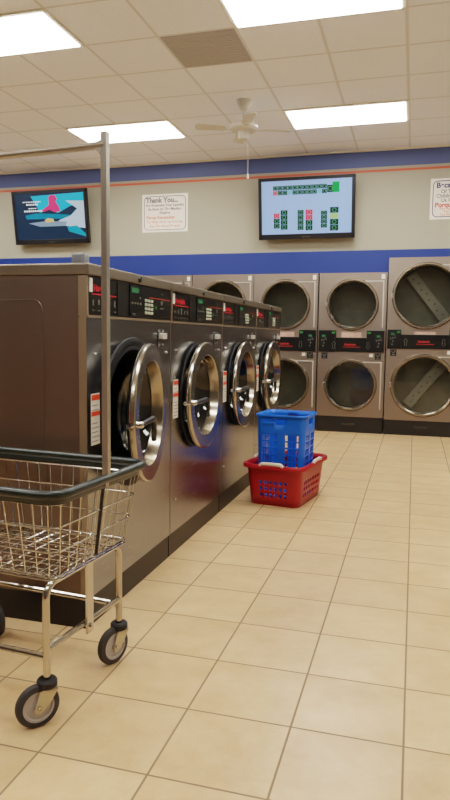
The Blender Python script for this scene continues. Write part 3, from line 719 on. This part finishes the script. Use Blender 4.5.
# casters
def caster(lx, ly, ang):
    bm = nb()     # fork
    for s in (-1, 1):
        pts = [(-.026, .118), (-.044, .062), (-.040, .050), (-.026, .048), (.004, .074), (.030, .118)]
        A = [bm.verts.new((x, s*.021, z)) for x, z in pts]; Bq = [bm.verts.new((x, s*.0185, z)) for x, z in pts]
        bm.faces.new(A); bm.faces.new(Bq[::-1])
        for i in range(6): bm.faces.new((A[i], Bq[i], Bq[(i+1) % 6], A[(i+1) % 6]))
    box(bm, -.014, .026, -.021, .021, .113, .119)
    c = link('caster', bm, 'zinc', cart, loc=(lx, ly, 0), rot=(0, 0, ang-CR))
    bm = nb(); lathe(bm, [(.048, -.0145), (.052, -.0145), (.0635, -.011), (.067, -.005), (.067, .005), (.0635, .011), (.052, .0145), (.048, .0145)], 40, 'Y', (-.03, 0, .067), closed=True)
    link('tyre', bm, 'tire', c, smooth=True)
    bm = nb(); lathe(bm, [(.001, -.014), (.012, -.0145), (.014, -.011), (.039, -.009), (.042, -.0135), (.0482, -.0135), (.0482, .0135), (.042, .0135), (.039, .009), (.014, .011), (.012, .0145), (.001, .014)], 40, 'Y', (-.03, 0, .067))
    link('wheel_hub', bm, 'hub', c, smooth=True)
    bm = nb(); lathe(bm, [(.001, -.027), (.006, -.026), (.007, -.021), (.007, .021), (.006, .026), (.001, .027)], 12, 'Y', (-.03, 0, .067)); link('axle', bm, 'chrome', c, smooth=True)
    bm = nb(); lathe(bm, [(.001, .119), (.026, .119), (.031, .123), (.031, .139), (.027, .144), (.012, .145), (.012, .15)], 28, 'Z'); link('rubber_bumper', bm, 'rubber', c, smooth=True)
caster(LX[0], -LY, R(48)); caster(LX[0], LY, R(68)); caster(LX[1], LY, R(150)); caster(LX[1], -LY, R(15))

# ------------------------------------------------------------------ laundry baskets
def rr_point(u, hx, hy, rad):
    """point and side on a rounded rectangle, u in metres from the middle of the -y side going +x"""
    seg = [(2*(hx-rad)), (PI/2*rad), (2*(hy-rad)), (PI/2*rad)]*2
    u += hx-rad
    tot = seg[0]*2+seg[2]*2+seg[1]*4
    u %= tot
    k = 0
    S8 = [2*(hx-rad), PI/2*rad, 2*(hy-rad), PI/2*rad, 2*(hx-rad), PI/2*rad, 2*(hy-rad), PI/2*rad]
    while u > S8[k]+1e-9: u -= S8[k]; k += 1
    if k == 0: return (-hx+rad+u, -hy)
    if k == 2: return (hx, -hy+rad+u)
    if k == 4: return (hx-rad-u, hy)
    if k == 6: return (-hx, hy-rad-u)
    c = {1: (hx-rad, -hy+rad, -PI/2), 3: (hx-rad, hy-rad, 0), 5: (-hx+rad, hy-rad, PI/2), 7: (-hx+rad, -hy+rad, PI)}[k]
    a = c[2]+u/rad
    return (c[0]+rad*math.cos(a), c[1]+rad*math.sin(a))
def basket_wall(bm, hx, hy, rad, z0, z1, shrink, us, vs, hole, round_=False):
    """us: perimeter breakpoints as fractions 0..1, vs: height fractions; hole(i,j)->bool"""
    tot = 4*(hx-rad)+4*(hy-rad)+2*PI*rad
    def P(u, v):
        s = shrink+(1-shrink)*v
        x, y = rr_point(u*tot, hx, hy, rad)
        return Vector((x*s, y*s, z0+(z1-z0)*v))
    cache = {}
    def V(u, v):
        k = (round(u % 1, 5), round(v, 5))
        if k not in cache: cache[k] = bm.verts.new(P(*k))
        return cache[k]
    n = len(us)
    for i in range(n):
        u0 = us[i]; u1 = us[(i+1) % n]+(1 if i == n-1 else 0)
        for j in range(len(vs)-1):
            v0, v1 = vs[j], vs[j+1]
            hh = hole(i, j, (u0+u1)/2, (v0+v1)/2)
            if hh and not round_: continue
            if hh:
                um, vm = (u0+u1)/2, (v0+v1)/2; ru = (u1-u0)*.33; rv = (v1-v0)*.33
                outer = [(u0, v0), (um, v0), (u1, v0), (u1, vm), (u1, v1), (um, v1), (u0, v1), (u0, vm)]
                an = [-135, -90, -45, 0, 45, 90, 135, 180]
                O = [V(*q) for q in outer]; I = [bm.verts.new(P(um+ru*math.cos(R(a)), vm+rv*math.sin(R(a)))) for a in an]
                for k in range(8): bm.faces.new((O[k], O[(k+1) % 8], I[(k+1) % 8], I[k]))
            else:
                # keep shared mid points so that cells with round holes stay watertight
                bm.faces.new((V(u0, v0), V(u1, v0), V(u1, v1), V(u0, v1)))
    return P

def frac_points(hx, hy, rad, nx, ny, mx, my):
    """breakpoints: nx cells along the x sides leaving margin mx, ny along the y sides, 4 per corner"""
    tot = 4*(hx-rad)+4*(hy-rad)+2*PI*rad
    out = []; pos = 0; kinds = []
    sx, sy, cr = 2*(hx-rad), 2*(hy-rad), PI/2*rad
    start = -(hx-rad)
    p = start
    for side in range(4):
        ln, n, m_ = (sx, nx, mx) if side % 2 == 0 else (sy, ny, my)
        pts = [p, p+m_]+[p+m_+(ln-2*m_)*k/n for k in range(1, n+1)]
        out += [(q, side) for q in pts]
        p += ln
        out += [(p+cr*k/4, 'c') for k in range(0, 4)]
        p += cr
    seen = []; 
    for q, s in out:
        f = (q/tot) % 1
        seen.append((f, s))
    seen.sort()
    us = []
    for f, s in seen:
        if not us or abs(us[-1]-f) > 1e-4: us.append(f)
    return us, tot

# red basket
rb = thing('laundry_basket', 'red plastic laundry basket on the floor beside the washers, blue basket inside it', 'basket', (-.888, 2.85, 0), R(-9))
hx, hy, rad, H, sh = .208, .30, .06, .292, .88
us, tot = frac_points(hx, hy, rad, 6, 9, .03, .04)
vs = [0, .16, .32, .48, .64, .80, .90, 1.0]
sidex = (hx-rad)
def side_of(u):
    q = (u*tot+(hx-rad)) % tot; S8 = [2*(hx-rad), PI/2*rad, 2*(hy-rad), PI/2*rad]*2; k = 0
    while q > S8[k]: q -= S8[k]; k += 1
    return k, q, S8[k]
def rhole(i, j, u, v):
    k, q, ln = side_of(u)
    if k % 2: return False
    m_ = .03 if k in (0, 4) else .04
    return j in (1, 2, 3) and m_+.002 < q < ln-m_-.002
bm = nb(); basket_wall(bm, hx, hy, rad, .006, H, sh, us, vs, rhole, True)
o = link('basket_wall', bm, 'redp', rb, smooth=True); md = o.modifiers.new('s', 'SOLIDIFY'); md.thickness = .004
bm = nb(); bm.faces.new([bm.verts.new((rr_point(u*tot, hx, hy, rad)[0]*sh, rr_point(u*tot, hx, hy, rad)[1]*sh, .006)) for u in us])
o = link('basket_floor', bm, 'redp', rb); md = o.modifiers.new('s', 'SOLIDIFY'); md.thickness = .005
bm = nb()
ring = []
prof = [(0, -.004), (.004, .004), (.022, .006), (.028, -.002), (.029, -.022), (.024, -.023)]
for u in us:
    x, y = rr_point(u*tot, hx, hy, rad); d = Vector((x, y, 0)); e = Vector((rr_point((u*tot+.004), hx, hy, rad)[0]-x, rr_point((u*tot+.004), hx, hy, rad)[1]-y, 0)).normalized(); nn = Vector((e.y, -e.x, 0))
    # the rim dips in the middle of the short sides, where the grips are
    ring.append([bm.verts.new(d+nn*a+Vector((0, 0, H+b_))) for a, b_ in prof])
for i in range(len(ring)):
    A, Bq = ring[i], ring[(i+1) % len(ring)]
    for j in range(len(prof)-1): bm.faces.new((A[j], A[j+1], Bq[j+1], Bq[j]))
o = link('rim', bm, 'redp', rb, smooth=True); md = o.modifiers.new('s', 'SOLIDIFY'); md.thickness = .003
for (x, y, a) in ((0, -hy-.016, 0), (0, hy+.016, PI), (hx+.016, .02, PI/2), (-hx-.016, .02, -PI/2)):
    bm = nb(); tube(bm, bend([(-.085, .0, H-.004), (-.07, -.004, H+.014), (.07, -.004, H+.014), (.085, 0, H-.004)], .02, 4), .0125, 10)
    link('grip', bm, 'grip', rb, loc=(x, y, 0), rot=(0, 0, a), smooth=True)
# blue basket
bb = thing('laundry_basket', 'tall blue slotted plastic laundry basket standing inside the red one', 'basket', (-.902, 2.90, .012), R(-5))
bx, by, brad, BH, bsh = .182, .172, .04, .615, .92
hx, hy, rad = bx, by, brad
us = []; HOLE = []
tot = 4*(bx-brad)+4*(by-brad)+2*PI*brad
def seglist(ln, side):
    m_ = .004; n_ = 4; hw_, rb_ = .0215, .005
    f = n_*hw_+(n_-1)*rb_
    out = [(m_, 0)]
    for half in range(2):
        for k in range(n_):
            out.append((hw_, 1))
            if k < n_-1: out.append((rb_, 0))
        if half == 0:
            c = ln-2*m_-2*f; out += [(c*.3, 0), (c*.4, 0), (c*.3, 0)]
    out.append((m_, 0))
    return out
p_ = -(bx-brad)
for side in range(4):
    ln = 2*(bx-brad) if side % 2 == 0 else 2*(by-brad)
    for l_, hflag in seglist(ln, side): us.append((p_/tot) % 1); HOLE.append((us[-1], hflag)); p_ += l_
    for k in range(4): us.append((p_/tot) % 1); HOLE.append((us[-1], 0)); p_ += PI/2*brad/4
HOLE.sort(); us = [h_[0] for h_ in HOLE]; HF = [h_[1] for h_ in HOLE]
vs = [0.]; VH = []
for k in range(9): vs += [.03+k*.0835, .03+k*.0835+.068]
vs += [.80, .885, .95, 1.]
vs = sorted(set(round(x, 4) for x in vs))
def bhole(i, j, u, v):
    k, q, ln = side_of(u)
    if k % 2: return False
    if .885 < v < .95: return .36 < q/ln < .64 if k in (0, 4) else .3 < q/ln < .7
    if v > .775 or v < .03: return False
    return HF[i] == 1 and ((v-.03) % .0835) < .068
bm = nb(); basket_wall(bm, bx, by, brad, .004, BH, bsh, us, vs, bhole)
o = link('basket_wall', bm, 'bluep', bb, smooth=True); md = o.modifiers.new('s', 'SOLIDIFY'); md.thickness = .004
bm = nb(); bm.faces.new([bm.verts.new((rr_point(u*tot, bx, by, brad)[0]*bsh, rr_point(u*tot, bx, by, brad)[1]*bsh, .004)) for u in us])
o = link('basket_floor', bm, 'bluep', bb); md = o.modifiers.new('s', 'SOLIDIFY'); md.thickness = .004
def rim_band(name, par, m, H_, prof):
    bm = nb(); ring = []
    for u in us:
        x, y = rr_point(u*tot, hx, hy, rad); x2, y2 = rr_point(u*tot+.003, hx, hy, rad); e = Vector((x2-x, y2-y, 0)).normalized(); nn = Vector((e.y, -e.x, 0))
        ring.append([bm.verts.new(Vector((x, y, 0))+nn*a+Vector((0, 0, H_+b_))) for a, b_ in prof])
    for i in range(len(ring)):
        A, Bq = ring[i], ring[(i+1) % len(ring)]
        for j in range(len(prof)-1): bm.faces.new((A[j], A[j+1], Bq[j+1], Bq[j]))
    o = link(name, bm, m, par, smooth=True); o.modifiers.new('s', 'SOLIDIFY').thickness = .003
rim_band('rim', bb, 'bluep', BH, [(0, -.003), (.003, .003), (.010, .003), (.013, -.003), (.013, -.016)])
bm = nb(); box(bm, -.13, -.04, -by-.010, -by+.004, BH-.07, BH-.052, bev=.004); 
link('handle_lip', bm, 'bluep', bb)

# ------------------------------------------------------------------ world, camera
w = bpy.data.worlds.new('world'); S.world = w; w.use_nodes = True
w.node_tree.nodes['Background'].inputs[0].default_value = (.9, .85, .75, 1); w.node_tree.nodes['Background'].inputs[1].default_value = .05
f_, yaw, pit, roll, cx, cy, h = 660.404, .27747313, .09581044, .01253295, -.0138990, -1.8984292, 1.1849084
fwd = Vector((-math.sin(yaw)*math.cos(pit), math.cos(yaw)*math.cos(pit), -math.sin(pit)))
ri = Vector((math.cos(yaw), math.sin(yaw), 0)); up = ri.cross(fwd)
r2 = ri*math.cos(roll)+up*math.sin(roll); u2 = -ri*math.sin(roll)+up*math.cos(roll)
cam = bpy.data.cameras.new('camera'); co = bpy.data.objects.new('camera', cam); COL.objects.link(co)
m = Matrix((r2, u2, -fwd)).transposed().to_4x4(); m.translation = Vector((cx, cy, h)); co.matrix_world = m
cam.sensor_fit = 'VERTICAL'; cam.sensor_height = 36; cam.sensor_width = 36*450/800; cam.lens = f_/800*36
cam.clip_start = .05
S.camera = co
S.view_settings.view_transform = 'Filmic'
S.view_settings.look = 'Medium High Contrast'
S.view_settings.exposure = .62
